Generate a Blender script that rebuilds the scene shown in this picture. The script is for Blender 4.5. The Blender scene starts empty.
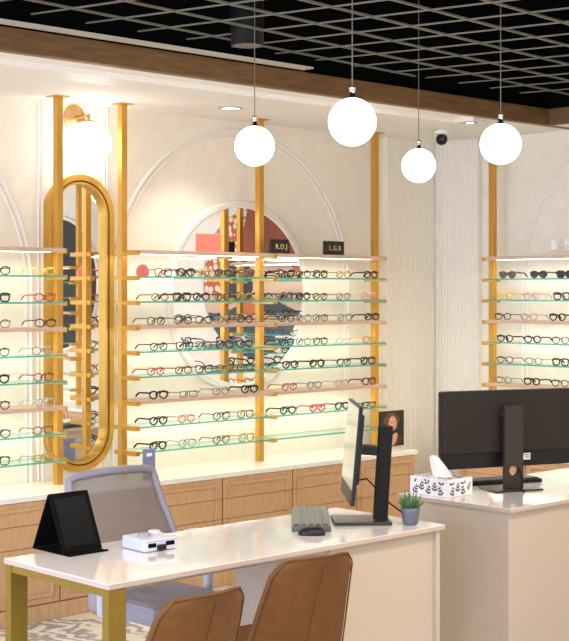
import bpy, bmesh, math, random
from mathutils import Matrix, Vector
random.seed(7)
sc = bpy.context.scene
COL = sc.collection
PI = math.pi

# ------------------------------------------------------------------ materials
def nodes(name):
    m = bpy.data.materials.new(name); m.use_nodes = True
    nt = m.node_tree
    return m, nt, nt.nodes['Principled BSDF'], nt.nodes['Material Output']
def mat(name, col, rough=.5, metal=0, noise=0, nscale=30, bump=0, bscale=200, spec=.5, stretch=None, emit=None, estr=0, coat=0):
    m, nt, b, out = nodes(name)
    b.inputs['Base Color'].default_value = (*col, 1)
    b.inputs['Roughness'].default_value = rough
    b.inputs['Metallic'].default_value = metal
    b.inputs['Specular IOR Level'].default_value = spec
    b.inputs['Coat Weight'].default_value = coat
    tc = nt.nodes.new('ShaderNodeTexCoord'); mp = nt.nodes.new('ShaderNodeMapping')
    nt.links.new(tc.outputs['Object'], mp.inputs[0])
    if stretch: mp.inputs['Scale'].default_value = stretch
    if noise:
        n = nt.nodes.new('ShaderNodeTexNoise'); n.inputs['Scale'].default_value = nscale; n.inputs['Detail'].default_value = 4
        nt.links.new(mp.outputs[0], n.inputs['Vector'])
        r = nt.nodes.new('ShaderNodeValToRGB')
        r.color_ramp.elements[0].position = .3; r.color_ramp.elements[1].position = .7
        r.color_ramp.elements[0].color = (*[max(0, c*(1-noise)) for c in col], 1)
        r.color_ramp.elements[1].color = (*[min(1, c*(1+noise)) for c in col], 1)
        nt.links.new(n.outputs[0], r.inputs[0]); nt.links.new(r.outputs[0], b.inputs['Base Color'])
    if bump:
        n2 = nt.nodes.new('ShaderNodeTexNoise'); n2.inputs['Scale'].default_value = bscale
        nt.links.new(mp.outputs[0], n2.inputs['Vector'])
        bp = nt.nodes.new('ShaderNodeBump'); bp.inputs['Strength'].default_value = bump; bp.inputs['Distance'].default_value = .002
        nt.links.new(n2.outputs[0], bp.inputs['Height']); nt.links.new(bp.outputs[0], b.inputs['Normal'])
    if emit:
        b.inputs['Emission Color'].default_value = (*emit, 1); b.inputs['Emission Strength'].default_value = estr
    return m
def glassy(name, tint, refl=.12, rough=.02, body=0, bodycol=(1,1,1), k=.7):
    m, nt, b, out = nodes(name)
    nt.nodes.remove(b)
    t = nt.nodes.new('ShaderNodeBsdfTransparent'); t.inputs[0].default_value = (*tint, 1)
    g = nt.nodes.new('ShaderNodeBsdfGlossy'); g.inputs['Roughness'].default_value = rough; g.inputs[0].default_value = (1,1,1,1)
    lw = nt.nodes.new('ShaderNodeLayerWeight'); lw.inputs[0].default_value = .5
    pw = nt.nodes.new('ShaderNodeMath'); pw.operation = 'POWER'; pw.inputs[1].default_value = 4
    nt.links.new(lw.outputs['Facing'], pw.inputs[0])
    fr = nt.nodes.new('ShaderNodeMath'); fr.operation = 'MULTIPLY_ADD'; fr.inputs[1].default_value = k; fr.inputs[2].default_value = refl*.3
    nt.links.new(pw.outputs[0], fr.inputs[0])
    mx = nt.nodes.new('ShaderNodeMixShader')
    nt.links.new(fr.outputs[0], mx.inputs[0]); nt.links.new(t.outputs[0], mx.inputs[1]); nt.links.new(g.outputs[0], mx.inputs[2])
    last = mx
    if body:
        d = nt.nodes.new('ShaderNodeBsdfDiffuse'); d.inputs[0].default_value = (*bodycol, 1)
        m2 = nt.nodes.new('ShaderNodeMixShader'); m2.inputs[0].default_value = body
        nt.links.new(mx.outputs[0], m2.inputs[1]); nt.links.new(d.outputs[0], m2.inputs[2]); last = m2
    nt.links.new(last.outputs[0], out.inputs[0])
    return m
def light_mat(name, col, s):
    m, nt, b, out = nodes(name); nt.nodes.remove(b)
    e = nt.nodes.new('ShaderNodeEmission'); e.inputs[0].default_value = (*col, 1); e.inputs[1].default_value = s
    nt.links.new(e.outputs[0], out.inputs[0]); return m

M = {}
M['wall'] = mat('cream_plaster', (.83,.765,.64), .7, noise=.035, nscale=9, bump=.25, bscale=160)
M['pilaster'] = mat('cream_reeded_plaster', (.84,.78,.665), .6, noise=.02, nscale=15)
M['trim'] = mat('cream_moulding', (.83,.785,.71), .5, noise=.02)
M['ceil'] = mat('ceiling_plaster', (.84,.80,.74), .75, noise=.015)
M['beam'] = mat('brown_timber_beam', (.17,.085,.028), .55, noise=.25, nscale=6, stretch=(1,8,8))
M['black'] = mat('black_plenum', (.003,.003,.003), .95, spec=.05)
M['grid'] = mat('greyed_cream_grid_bars', (.17,.155,.12), .6)
M['rail'] = mat('pale_rail', (.6,.53,.42), .35)
M['gold'] = mat('brushed_gold', (.62,.335,.055), .32, metal=.55, noise=.07, nscale=25, stretch=(8,8,.6))
M['goldframe'] = mat('satin_gold_frame', (.66,.37,.06), .3, metal=.55, noise=.06, nscale=12)
M['desk_gold'] = mat('desk_gold', (.27,.18,.025), .35, metal=.5, noise=.05)
M['brass'] = mat('aged_brass', (.50,.30,.12), .3, metal=.7, noise=.05)
M['woodshelf'] = mat('pale_oak_shelf', (.62,.42,.30), .45, noise=.10, nscale=14, stretch=(1,9,9))
M['oak'] = mat('light_oak', (.58,.35,.175), .5, noise=.13, nscale=16, stretch=(7,7,.7))
M['gap'] = mat('dark_gap', (.03,.02,.014), .8)
M['stone'] = mat('white_quartz_counter', (.86,.82,.75), .25, noise=.02, nscale=20)
M['deskwhite'] = mat('glossy_white_desk', (.84,.80,.78), .07, noise=.012, coat=.4)
M['deskpanel'] = mat('cream_desk_panel', (.50,.42,.34), .5, noise=.04, nscale=180)
M['mirror'] = mat('silvered_mirror', (.93,.93,.92), .0, metal=1)
M['darkmirror'] = mat('dark_mirror', (.10,.09,.085), .15, metal=.6)
M['glass'] = glassy('clear_shelf_glass', (.93,.985,.965), .18)
M['glassedge'] = glassy('teal_glass_edge', (.15,.62,.52), .2, body=.62, bodycol=(.10,.50,.42))
M['lens'] = glassy('demo_lens', (.97,.97,.96), .05, k=.15)
M['winglass'] = glassy('window_glass', (.95,.97,1), .1)
M['led'] = light_mat('led_strip_light', (1,.93,.80), 9)
M['globe'] = light_mat('opal_globe_light', (1,.96,.9), 5.5)
M['downlight'] = light_mat('downlight_lens', (1,.93,.85), 6)
M['fill_panel_glow'] = light_mat('fill_panel_diffuser', (1,.93,.84), 3.2)  # glow for the added fill panels
M['chrome'] = mat('chrome', (.55,.55,.55), .2, metal=1)
M['blackplastic'] = mat('black_plastic', (.009,.009,.010), .4, noise=.05, spec=.3)
M['mattblack'] = mat('matt_black', (.008,.008,.008), .6, bump=.2, spec=.2)
M['edgeband'] = mat('beige_desk_edging', (.50,.40,.34), .4)
M['leather_black'] = mat('black_leatherette', (.004,.004,.004), .8, bump=.2, bscale=500, spec=.08)
M['blackglass'] = mat('black_mirror_face', (.004,.004,.005), .35, spec=.05)
M['monback'] = mat('charcoal_monitor_back', (.023,.018,.016), .55, spec=.25, noise=.05, nscale=80)
M['stand'] = mat('grey_bronze_stand', (.038,.032,.028), .35, metal=.3)
M['screen'] = mat('screen_glass', (.20,.20,.17), .10, spec=.8, emit=(.8,.82,.62), estr=.28)
M['keys'] = mat('grey_keyboard', (.095,.095,.085), .35, noise=.06)
M['keydark'] = mat('dark_keys', (.03,.03,.028), .4)
M['white'] = mat('white_plastic', (.58,.59,.67), .3)
M['lavgrey'] = mat('lilac_grey_plastic', (.30,.28,.36), .4)
M['lavframe'] = mat('pale_lilac_chair_frame', (.26,.235,.285), .4)
M['seatcloth'] = mat('grey_seat_cloth', (.32,.295,.33), .9, bump=.4, bscale=600, noise=.06)
M['tan'] = mat('tan_leather', (.135,.054,.013), .65, noise=.12, nscale=20, bump=.3, bscale=300, spec=.25)
M['coral'] = mat('coral_card', (.88,.22,.17), .6)
M['ink'] = mat('black_card', (.014,.010,.008), .5)
M['goldink'] = mat('pale_gold_lettering', (.80,.66,.28), .4)
M['greyink'] = mat('grey_lettering', (.45,.42,.40), .5)
M['paper'] = mat('white_paper', (.86,.85,.86), .8)
M['leafgrey'] = mat('grey_leaf_print', (.115,.105,.11), .8)
M['pot'] = mat('slate_blue_pot', (.105,.12,.155), .5, noise=.15, nscale=40)
M['green'] = mat('succulent_green', (.055,.14,.045), .45, noise=.3, nscale=30)
M['soil'] = mat('potting_soil', (.03,.02,.012), .9)
M['bluetag'] = mat('blue_grey_plastic', (.20,.22,.38), .4)
M['acrylic'] = glassy('clear_acrylic', (.96,.96,.96), .05, k=.15)
M['terracotta'] = mat('terracotta_paint', (.31,.078,.026), .7, noise=.05)
M['orange'] = mat('orange_paint', (.55,.14,.05), .7, noise=.05)
M['teal'] = mat('blue_grey_paint', (.045,.075,.09), .7, noise=.1, nscale=8)
M['darkgrey'] = mat('charcoal_paint', (.035,.038,.04), .7, noise=.1)
M['blush'] = mat('blush_paint', (.62,.43,.32), .7, noise=.05)
M['skin'] = mat('printed_skin', (.70,.34,.22), .5, noise=.15, nscale=30)
M['hair'] = mat('printed_hair', (.14,.055,.02), .5, noise=.5, nscale=40)
M['dress'] = mat('printed_dress', (.10,.02,.02), .5, noise=.4, nscale=30)

def mesh_cloth():
    m, nt, b, out = nodes('grey_chair_mesh')
    b.inputs['Base Color'].default_value = (.20,.175,.175,1); b.inputs['Roughness'].default_value = .7
    t = nt.nodes.new('ShaderNodeBsdfTransparent'); mx = nt.nodes.new('ShaderNodeMixShader'); mx.inputs[0].default_value = .84
    nt.links.new(t.outputs[0], mx.inputs[1]); nt.links.new(b.outputs[0], mx.inputs[2])
    nt.links.new(mx.outputs[0], out.inputs[0]); return m
M['meshcloth'] = mesh_cloth()
def dots():
    m, nt, b, out = nodes('dotted_terracotta'); b.inputs['Roughness'].default_value = .7
    tc = nt.nodes.new('ShaderNodeTexCoord'); v = nt.nodes.new('ShaderNodeTexVoronoi'); v.inputs['Scale'].default_value = 15; v.inputs['Randomness'].default_value = .55
    nt.links.new(tc.outputs['Object'], v.inputs['Vector'])
    r = nt.nodes.new('ShaderNodeValToRGB'); r.color_ramp.interpolation = 'CONSTANT'
    r.color_ramp.elements[0].color = (.78,.62,.48,1); r.color_ramp.elements[1].color = (.42,.105,.04,1); r.color_ramp.elements[1].position = .43
    nt.links.new(v.outputs['Distance'], r.inputs[0]); nt.links.new(r.outputs[0], b.inputs['Base Color']); return m
M['dots'] = dots()
def floor_mat():
    m, nt, b, out = nodes('patterned_floor'); b.inputs['Roughness'].default_value = .4
    tc = nt.nodes.new('ShaderNodeTexCoord'); w = nt.nodes.new('ShaderNodeTexWave'); w.inputs['Scale'].default_value = 2.2; w.inputs['Distortion'].default_value = 14; w.inputs['Detail'].default_value = 3; w.inputs['Detail Scale'].default_value = 2.5
    nt.links.new(tc.outputs['Object'], w.inputs['Vector'])
    r = nt.nodes.new('ShaderNodeValToRGB'); e = r.color_ramp.elements
    e[0].color = (.30,.30,.31,1); e[1].color = (.74,.68,.56,1); e[0].position = .25; e[1].position = .55
    nt.links.new(w.outputs[0], r.inputs[0]); nt.links.new(r.outputs[0], b.inputs['Base Color']); return m
M['floor'] = floor_mat()

# ------------------------------------------------------------------ mesh builder
class MB:
    def __init__(s): s.v = []; s.f = []; s.sm = []; s.mi = []
    def add(s, vs, fs, smooth=False, mi=0, mx=None):
        o = len(s.v)
        s.v += [tuple(mx @ Vector(p)) if mx else tuple(p) for p in vs]
        for f in fs: s.f.append([i+o for i in f]); s.sm.append(smooth); s.mi.append(mi)
        return s
    def box(s, x0, x1, y0, y1, z0, z1, mi=0, mx=None, bev=0):
        if bev:
            bm = bmesh.new(); bmesh.ops.create_cube(bm, size=1)
            for q in bm.verts: q.co = Vector(((x0+x1)/2+q.co.x*(x1-x0), (y0+y1)/2+q.co.y*(y1-y0), (z0+z1)/2+q.co.z*(z1-z0)))
            bmesh.ops.bevel(bm, geom=bm.edges[:], offset=bev, segments=2, affect='EDGES', profile=.6)
            bm.verts.ensure_lookup_table()
            s.add([q.co[:] for q in bm.verts], [[q.index for q in f.verts] for f in bm.faces], False, mi, mx); bm.free(); return s
        vs = [(x,y,z) for x in (x0,x1) for y in (y0,y1) for z in (z0,z1)]
        return s.add(vs, [(0,1,3,2),(4,6,7,5),(0,4,5,1),(2,3,7,6),(0,2,6,4),(1,5,7,3)], False, mi, mx)
    def tube(s, pts, r, n=8, closed=False, mi=0, mx=None, ry=None, up=None):
        pts = [Vector(p) for p in pts]; k = len(pts)
        rs = r if isinstance(r, (list, tuple)) else [r]*k
        vs = []; prev = None
        for i, p in enumerate(pts):
            a = pts[(i-1) % k] if (closed or i > 0) else p
            c = pts[(i+1) % k] if (closed or i < k-1) else p
            t = (c-a).normalized()
            if up: u = Vector(up); u = (u - t*u.dot(t)).normalized()
            elif prev is None:
                u = Vector((0,0,1)) if abs(t.z) < .9 else Vector((1,0,0)); u = (u - t*u.dot(t)).normalized()
            else: u = (prev - t*prev.dot(t)).normalized()
            prev = u; w = t.cross(u)
            for j in range(n):
                g = 2*PI*(j+.5)/n
                vs.append(p + u*math.cos(g)*rs[i] + w*math.sin(g)*(ry if ry else rs[i]))
        fs = []
        for i in range(k if closed else k-1):
            for j in range(n):
                a = i*n+j; b = i*n+(j+1) % n; c = ((i+1) % k)*n+(j+1) % n; d = ((i+1) % k)*n+j
                fs.append((a,b,c,d))
        s.add(vs, fs, n > 4, mi, mx)
        if not closed: s.add(vs, [list(range(n))[::-1], [(k-1)*n+j for j in range(n)]], False, mi, mx)
        return s
    def lathe(s, prof, n=32, mi=0, mx=None, smooth=True):
        vs = []; fs = []
        for (r, z) in prof:
            for j in range(n): g = 2*PI*j/n; vs.append((r*math.cos(g), r*math.sin(g), z))
        for i in range(len(prof)-1):
            for j in range(n): fs.append((i*n+j, i*n+(j+1) % n, (i+1)*n+(j+1) % n, (i+1)*n+j))
        s.add(vs, fs, smooth, mi, mx)
        if prof[0][0] > 1e-5: s.add(vs[:n], [list(range(n))[::-1]], False, mi, mx)
        if prof[-1][0] > 1e-5: s.add(vs[-n:], [list(range(n))], False, mi, mx)
        return s
    def prism(s, poly, d, mi=0, mx=None, mi_side=None, smooth=False):
        """poly in XY extruded to z=d"""
        n = len(poly); vs = [(x,y,0) for x,y in poly]+[(x,y,d) for x,y in poly]
        s.add(vs, [list(range(n))[::-1], list(range(n, 2*n))], False, mi, mx)
        s.add(vs, [(i, (i+1) % n, n+(i+1) % n, n+i) for i in range(n)], smooth, mi if mi_side is None else mi_side, mx)
        return s
    def sphere(s, c, r, n=24, m=14, mi=0, mx=None, sz=1):
        prof = [(max(1e-6, r*math.sin(PI*i/m)), -r*sz*math.cos(PI*i/m)) for i in range(m+1)]
        T = Matrix.Translation(c)
        return s.lathe(prof, n, mi, (mx @ T) if mx else T)
    def mesh(s, name, mats):
        me = bpy.data.meshes.new(name); me.from_pydata(s.v, [], s.f)
        for m in mats: me.materials.append(m)
        me.polygons.foreach_set('use_smooth', s.sm); me.polygons.foreach_set('material_index', s.mi)
        me.update(); return me
    def build(s, name, mats, parent=None, **kw):
        if not isinstance(mats, (list, tuple)): mats = [mats]
        o = bpy.data.objects.new(name, s.mesh(name, mats)); COL.objects.link(o)
        if parent: o.parent = parent
        for k, v in kw.items(): o[k] = v
        return o
def tag(o, label, cat, group=None, kind=None):
    o['label'] = label; o['category'] = cat
    if group: o['group'] = group
    if kind: o['kind'] = kind
    return o
def thing(name, label, cat, loc=(0,0,0), rz=0, group=None):
    o = bpy.data.objects.new(name, None); o.empty_display_size = .05; COL.objects.link(o)
    o.location = loc; o.rotation_euler = (0,0,rz); tag(o, label, cat, group); return o
def st(name, mb, mats):
    o = mb.build(name, mats); o['kind'] = 'structure'; return o
def dup_tree(o, parent=None):
    c = o.copy(); COL.objects.link(c)
    if parent: c.parent = parent
    for ch in list(o.children): dup_tree(ch, c)
    return c
ORD = ['','first','second','third','fourth','fifth','sixth','seventh','eighth','ninth']
NUM = ['top','second','third','fourth','fifth','sixth','seventh','eighth','lowest']

# ------------------------------------------------------------------ room
W = 1.99; H = 2.95; XL = -8.4; YF = -8.6; HG = 3.13; HT = 3.7
st('floor', MB().box(XL-.1, W+.1, YF-.1, .1, -.1, 0), M['floor'])
st('wall_back', MB().box(XL-.1, W+.1, 0, .1, 0, HT), M['wall'])
st('wall_right', MB().box(W, W+.1, YF, 0, 0, HT), M['wall'])
st('wall_front', MB().box(XL-.1, W+.1, YF-.1, YF, 0, HT), M['wall'])
wl = MB()                                    # left wall: two big shop windows
wl.box(XL-.1, XL, YF, 0, 0, .5).box(XL-.1, XL, YF, 0, 2.75, HT)
for a, b in ((YF, -8.2), (-4.9, -4.4), (-1.0, 0)): wl.box(XL-.1, XL, a, b, .5, 2.75)
st('wall_left', wl, M['wall'])
for n, (a, b) in enumerate(((-8.2, -4.9), (-4.4, -1.0)), 1):
    w = MB()
    for p, q in ((a, a+.06), (b-.06, b), ((a+b)/2-.03, (a+b)/2+.03)): w.box(XL-.09, XL-.01, p, q, .5, 2.75)
    w.box(XL-.09, XL-.01, a, b, .5, .56).box(XL-.09, XL-.01, a, b, 2.69, 2.75)
    o = st('window_%d' % n, w, M['trim'])
    MB().box(XL-.055, XL-.045, a+.02, b-.02, .52, 2.73).build('pane', M['winglass'], o)
# lowered plaster soffit along back wall and right wall
s = MB().box(XL, W, -1.27, 0, H, H+.10).box(1.66, W, YF, -1.27, H, H+.10)
st('ceiling', s, M['ceil'])
st('trim_1', MB().box(XL, W, -1.33, -1.27, H-.004, 3.058, bev=.004), M['beam'])
st('trim_2', MB().box(1.62, 1.66, YF, -1.33, H-.004, 3.058, bev=.004), M['beam'])
st('ceiling_plenum', MB().box(XL-.1, W+.1, YF-.1, .1, HT, HT+.1).box(XL, W, -1.27, -1.25, H+.10, HT).box(1.66, 1.68, YF, -1.27, H+.10, HT), M['black'])
# crown moulding lines running on the soffit
t = MB()
for off, r in ((.80, .016), (.86, .010), (.97, .022), (1.10, .012)):
    t.tube([(XL, -off, H), (W-off, -off, H)], r, 8).tube([(W-off, -off, H), (W-off, -1.27, H)], r, 8)
t.box(XL, W-.80, -.97, -.80, H-.014, H+.004).box(W-.97, W-.80, -1.268, -.97, H-.014, H+.004).box(XL, W-.97, -1.10, -.97, H-.026, H+.004).box(W-1.10, W-.97, -1.268, -1.10, H-.026, H+.004)
st('trim_3', t, M['trim'])
# open grid ceiling
g = MB(); cx0, cy0 = -3.6, -4.8
def clip(px, py, dx, dy):
    t0, t1 = -20, 20
    for p, d, lo, hi in ((px, dx, XL, 1.62), (py, dy, YF, -1.33)):
        a, b = (lo-p)/d, (hi-p)/d
        if a > b: a, b = b, a
        t0, t1 = max(t0, a), min(t1, b)
    return t0, t1
for hd in (5.3, 103.6):
    dx, dy = math.cos(math.radians(hd)), math.sin(math.radians(hd)); nx, ny = -dy, dx
    for i in range(-22, 23):
        px, py = cx0+nx*i*.31, cy0+ny*i*.31; a, b = clip(px, py, dx, dy)
        if b-a > .1:
            mx = Matrix.Translation((px, py, HG)) @ Matrix.Rotation(math.radians(hd), 4, 'Z')
            g.box(a, b, -.0065, .0065, 0 if hd < 50 else .002, .010 if hd < 50 else .008, mx=mx)
st('ceiling_grid', g, M['grid'])
# reeded pilasters in the corner
def reeds(u0, u1, n, place):
    m = MB(); k = int((u1-u0)/.026)
    prof = []
    for i in range(k):
        a = u0+(u1-u0)*i/k; b = u0+(u1-u0)*(i+1)/k; c = (a+b)/2; r = (b-a)/2
        for q in range(6): g_ = PI-PI*q/5; prof.append((c+r*.92*math.cos(g_), .05+.006*math.sin(g_)))
    poly = [(u0, 0)]+[(u0, .05)]+prof+[(u1, .05), (u1, 0)]
    vs = [place(u, d)+(0,) for u, d in poly]+[place(u, d)+(H,) for u, d in poly]; L = len(poly)
    m.add(vs, [(i, (i+1) % L, L+(i+1) % L, L+i) for i in range(L)]+[list(range(L)), list(range(L, 2*L))])
    return m
st('trim_4', reeds(1.40, W, 0, lambda u, d: (u, -d)), M['pilaster'])
st('trim_5', reeds(.06, .47, 0, lambda u, d: (W-d, -u)), M['pilaster'])
# raised arch mouldings
def arch(place, c, z0, zc, r):
    m = MB()
    for rr, t_ in ((r, .012), (r-.035, .008)):
        pts = [place(c-rr, z0)]+[place(c+rr*math.cos(PI-PI*i/48), zc+rr*math.sin(PI*i/48)) for i in range(49)]+[place(c+rr, z0)]
        m.tube(pts, t_, 8)
    return m
bw = lambda u, z: (u, -.002, z)
sw = lambda u, z: (W-.002, u, z)
st('trim_6', arch(bw, -.01, .70, 1.84, 1.05), M['trim'])
st('trim_7', arch(bw, -2.70, .70, 1.84, 1.05), M['trim'])
st('trim_8', arch(sw, -2.06, .70, 1.84, 1.22), M['trim'])
st('trim_9', arch(sw, -5.0, .70, 1.84, 1.12), M['trim'])
t = MB()
for z in (1.16, 1.19): t.tube([(.72, -.002, z+.58), (1.0, -.002, z+.58)], .008, 8)
for x in (-1.12, -1.10, -1.60, -1.57): t.tube([(x, -.002, .70), (x, -.002, H)], .007, 8)
st('trim_10', t, M['trim'])

# ------------------------------------------------------------------ round mirrors / art
def ring(c, r, w, d, n=72):
    """frame ring standing off local plane z=0..d, centred in XY"""
    prof = [(r, 0), (r, d*.7), (r-w*.25, d), (r-w*.5, d*.72), (r-w*.75, d*.9), (r-w, d*.5), (r-w, 0)]
    m = MB(); vs = []; L = len(prof)
    for i in range(n):
        g_ = 2*PI*i/n
        for a, z in prof: vs.append((a*math.cos(g_), a*math.sin(g_), z))
    m.add(vs, [(i*L+j, ((i+1) % n)*L+j, ((i+1) % n)*L+j+1, i*L+j+1) for i in range(n) for j in range(L-1)], True)
    return m
MXB = Matrix.Rotation(PI/2, 4, 'X')                       # local z -> -y
def disc(r, z0, z1, n=72):
    return MB().prism([(r*math.cos(2*PI*i/n), r*math.sin(2*PI*i/n)) for i in range(n)], z1-z0)
rm = thing('round_mirror', 'large round wall mirror with cream frame behind the eyeglass shelves', 'mirror', (-.01, -.001, 1.79))
rm.rotation_euler = (PI/2, 0, 0)
ring(0, .635, .05, .03).build('mirror_frame', M['trim'], rm)
o = disc(.59, 0, .012).build('mirror_glass', M['mirror'], rm); o.location.z = .002
# abstract round panel on the right wall (seen in the mirror)
ar = thing('round_wall_art', 'round abstract panel in terracotta, dots and slate blue, seen in round mirror', 'wall art', (W-.001, -2.08, 1.89))
ar.rotation_euler = (PI/2, 0, -PI/2)                      # local x -> -y, local y -> z, local z -> -x
ring(0, .69, .04, .03).build('art_frame', M['trim'], ar)
R_ = .655
def region(test, z, name, m, step=.013):
    """cells of a disc fulfilling test as one thin relief"""
    mb = MB(); n = int(R_/step)
    for i in range(-n, n):
        x0 = i*step; x1 = x0+step; xm = (x0+x1)/2
        h = math.sqrt(max(0, R_*R_-xm*xm)); run = None; y = -h
        while y <= h:
            ins = test(xm, y+.003)
            if ins and run is None: run = y
            if (not ins or y+.006 > h) and run is not None:
                mb.box(x0, x1, run, min(y+(.006 if ins else 0), h), 0, z); run = None
            y += .006
    return mb.build(name, m, ar)
# viewed through the mirror, so left in the photo is the far side of this panel (local +x)
region(lambda x, y: True, .006, 'blush_ground', M['blush'])
region(lambda x, y: y > .22+.08*math.sin(3*x), .0085, 'terracotta_field', M['terracotta'])
region(lambda x, y: x > .06+.33*(.65-y) and y > -.12 or (x > .34 and y > -.12), .0095, 'dotted_field', M['dots'])
region(lambda x, y: y < -.20+.07*math.sin(5*x+2.2), .0105, 'slate_field', M['teal'])
region(lambda x, y: -.02-.10*(y-.2) < x < .34 and -.17 < y < .21 and not (x < .08 and y > .19-(.08-x)*1.2), .0115, 'charcoal_block', M['darkgrey'])
region(lambda x, y: -.36 < y < -.15 and -.02-.9*(-.15-y)-.06 < x < .22-.3*(-.15-y), .0125, 'orange_wedge', M['orange'])
region(lambda x, y: x < -.40 and .22-.55*(-.40-x)*1.6 < y < .24, .0130, 'orange_corner', M['orange'])
dm = thing('round_mirror_painted_dark', 'round mirror with cream frame, dark reflection painted on, seen in the tall gold mirror', 'wall art', (W-.001, -5.0, 1.89))
dm.rotation_euler = (PI/2, 0, -PI/2)
ring(0, .70, .04, .03).build('panel_frame', M['trim'], dm)
disc(.665, 0, .01).build('painted_dark_reflection', M['darkgrey'], dm)  # a mirror's dark reflection, painted as a flat charcoal face

# pill shaped mirror
def pill(w, z0, z1, n=24):
    r = w; pts = [(r*math.cos(PI*i/n), z1-r+r*math.sin(PI*i/n)) for i in range(n+1)]
    return pts+[(r*math.cos(PI+PI*i/n), z0+r+r*math.sin(PI+PI*i/n)) for i in range(n+1)]
pm = thing('pill_mirror', 'tall pill-shaped mirror with deep gold frame, left of the bay shelves', 'mirror', (-1.325, -.001, .735))
def pill_ring(w0, w1, z0, z1, dz, d0, d1):
    a = pill(w0, z0, z1); b = pill(w1, z0+dz, z1-dz); n = len(a); m = MB()
    vs = [(x,-d0,z) for x,z in a]+[(x,-d1,z) for x,z in a]+[(x,-d1,z) for x,z in b]+[(x,-d0,z) for x,z in b]
    for k in range(3): m.add(vs, [(k*n+i, k*n+(i+1) % n, (k+1)*n+(i+1) % n, (k+1)*n+i) for i in range(n)])
    return m
pill_ring(.243, .208, 0, 1.785, .035, 0, .050).build('outer_frame', M['goldframe'], pm)
pill_ring(.2075, .200, .0355, 1.7495, .0075, 0, .040).build('shadow_groove', M['gap'], pm)
pill_ring(.1995, .186, .0435, 1.7415, .0135, 0, .046).build('inner_frame', M['goldframe'], pm)
MB().prism(pill(.195, .05, 1.735), .006, mx=MXB @ Matrix.Identity(4)).build('mirror_glass', M['mirror'], pm)

# ------------------------------------------------------------------ shelving
Z0 = 2.052; SP = .15
SHELF_Z = [Z0-SP*k for k in range(9)]
POST_Y = -.19
def make_post(ztop=H, fr=.155, bk=.060, bx0=-.017, bx1=.017):
    root = bpy.data.objects.new('display_post', None); COL.objects.link(root)
    MB().box(-.021, .021, -.021, .021, 0, ztop-.70, bev=.002).build('pole', M['gold'], root)
    MB().box(-.05, .05, -.05, .05, ztop-.70-.006, ztop-.70, bev=.002).build('ceiling_flange', M['gold'], root)
    b = MB().box(bx0, bx1, -fr, bk, -.013, .013, bev=.0015)
    if bx1 < 0: b.box(bx1-.001, -.019, -.016, .016, -.009, .009)
    b = b.mesh('bracket', [M['gold']])
    for z in SHELF_Z:
        o = bpy.data.objects.new('bracket', b); COL.objects.link(o); o.parent = root; o.location = (0, 0, z-.70-.004)
    return root
def place_post(x, y, rz, label, root=None, src=None):
    o = root or dup_tree(src or P0); o.location = (x, y, .70); o.rotation_euler = (0,0,rz)
    tag(o, label, 'post', 'gold display posts'); return o
P0 = make_post(); P1 = make_post(fr=.105, bk=.070); P2 = make_post(fr=.152, bk=.06, bx0=-.052, bx1=-.040)
place_post(-1.59, POST_Y, 0, 'gold shelf post in front of the left edge of the tall pill mirror', P2)
place_post(-2.715, POST_Y, 0, 'gold shelf post at the far left end of the left bay', P0)
place_post(-1.125, POST_Y, 0, 'gold shelf post between the tall pill mirror and the long shelves')
place_post(0, POST_Y, 0, 'gold shelf post in the middle, standing before the round mirror')
place_post(1.118, POST_Y, 0, 'gold shelf post at the right end of back shelves beside the portrait', None, P2)
for y, lab in ((-.715, 'gold shelf post on the right wall, nearest the corner'), (-2.04, 'gold shelf post on right wall before the round art, seen in mirror'),
               (-4.40, 'gold shelf post on right wall before the dark-painted round mirror, seen in gold mirror'), (-5.60, 'gold shelf post furthest from the corner on the right wall')):
    place_post(1.80, y, -PI/2, lab, P1 if y == -.715 else None, P1)
FLEN = .028
def shelf(bay, k, u0, u1, side=False):
    wood = k in (0, 3, 6)
    z = SHELF_Z[k]; h = .011 if wood else .0048
    nm = 'wooden_shelf' if wood else 'glass_shelf'
    y0, y1 = -.343, -.135
    m = MB()
    if side: c = (1.697, 1.872, u0, u1)
    else: c = (u0, u1, y0, y1)
    if wood: m.box(*c, -h, h, bev=.0015)
    else:
        m.box(*c, -h, h)
        for i, fi in enumerate(range(len(m.f))):
            zs = [m.v[q][2] for q in m.f[fi]]
            m.mi[fi] = 0 if max(zs)-min(zs) < 1e-6 else 1
    root = m.build(nm, M['woodshelf'] if wood else [M['glass'], M['glassedge']])
    root.location = (0, 0, z+.002)
    kind = 'pale oak shelf' if wood else 'clear glass shelf with teal edge'
    tag(root, '%s, %s down, %s' % (kind, NUM[k], bay), 'shelf', 'display shelves')
    if wood:
        a, b = (u0+.03, u1-.03)
        if side: MB().box(1.78, 1.80, a, b, -h-.0015, -h).build('led_strip', M['led'], root)
        else: MB().box(a, b, -.235, -.215, -h-.0015, -h).build('led_strip', M['led'], root)
    return root
BAYS = [('bay beside the pill mirror', -2.697, -1.643, False), ('bay left of middle post', -1.107, -.018, False), ('bay right of middle post', .018, 1.066, False),
        ('bay on right wall', -2.022, -.733, True)]
for name, a, b, sd in BAYS:
    for k in range(9):
        shelf(name, k, a, b, sd)
for k in range(9): shelf('far bay on right wall', k, -5.582, -4.418, True)
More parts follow.
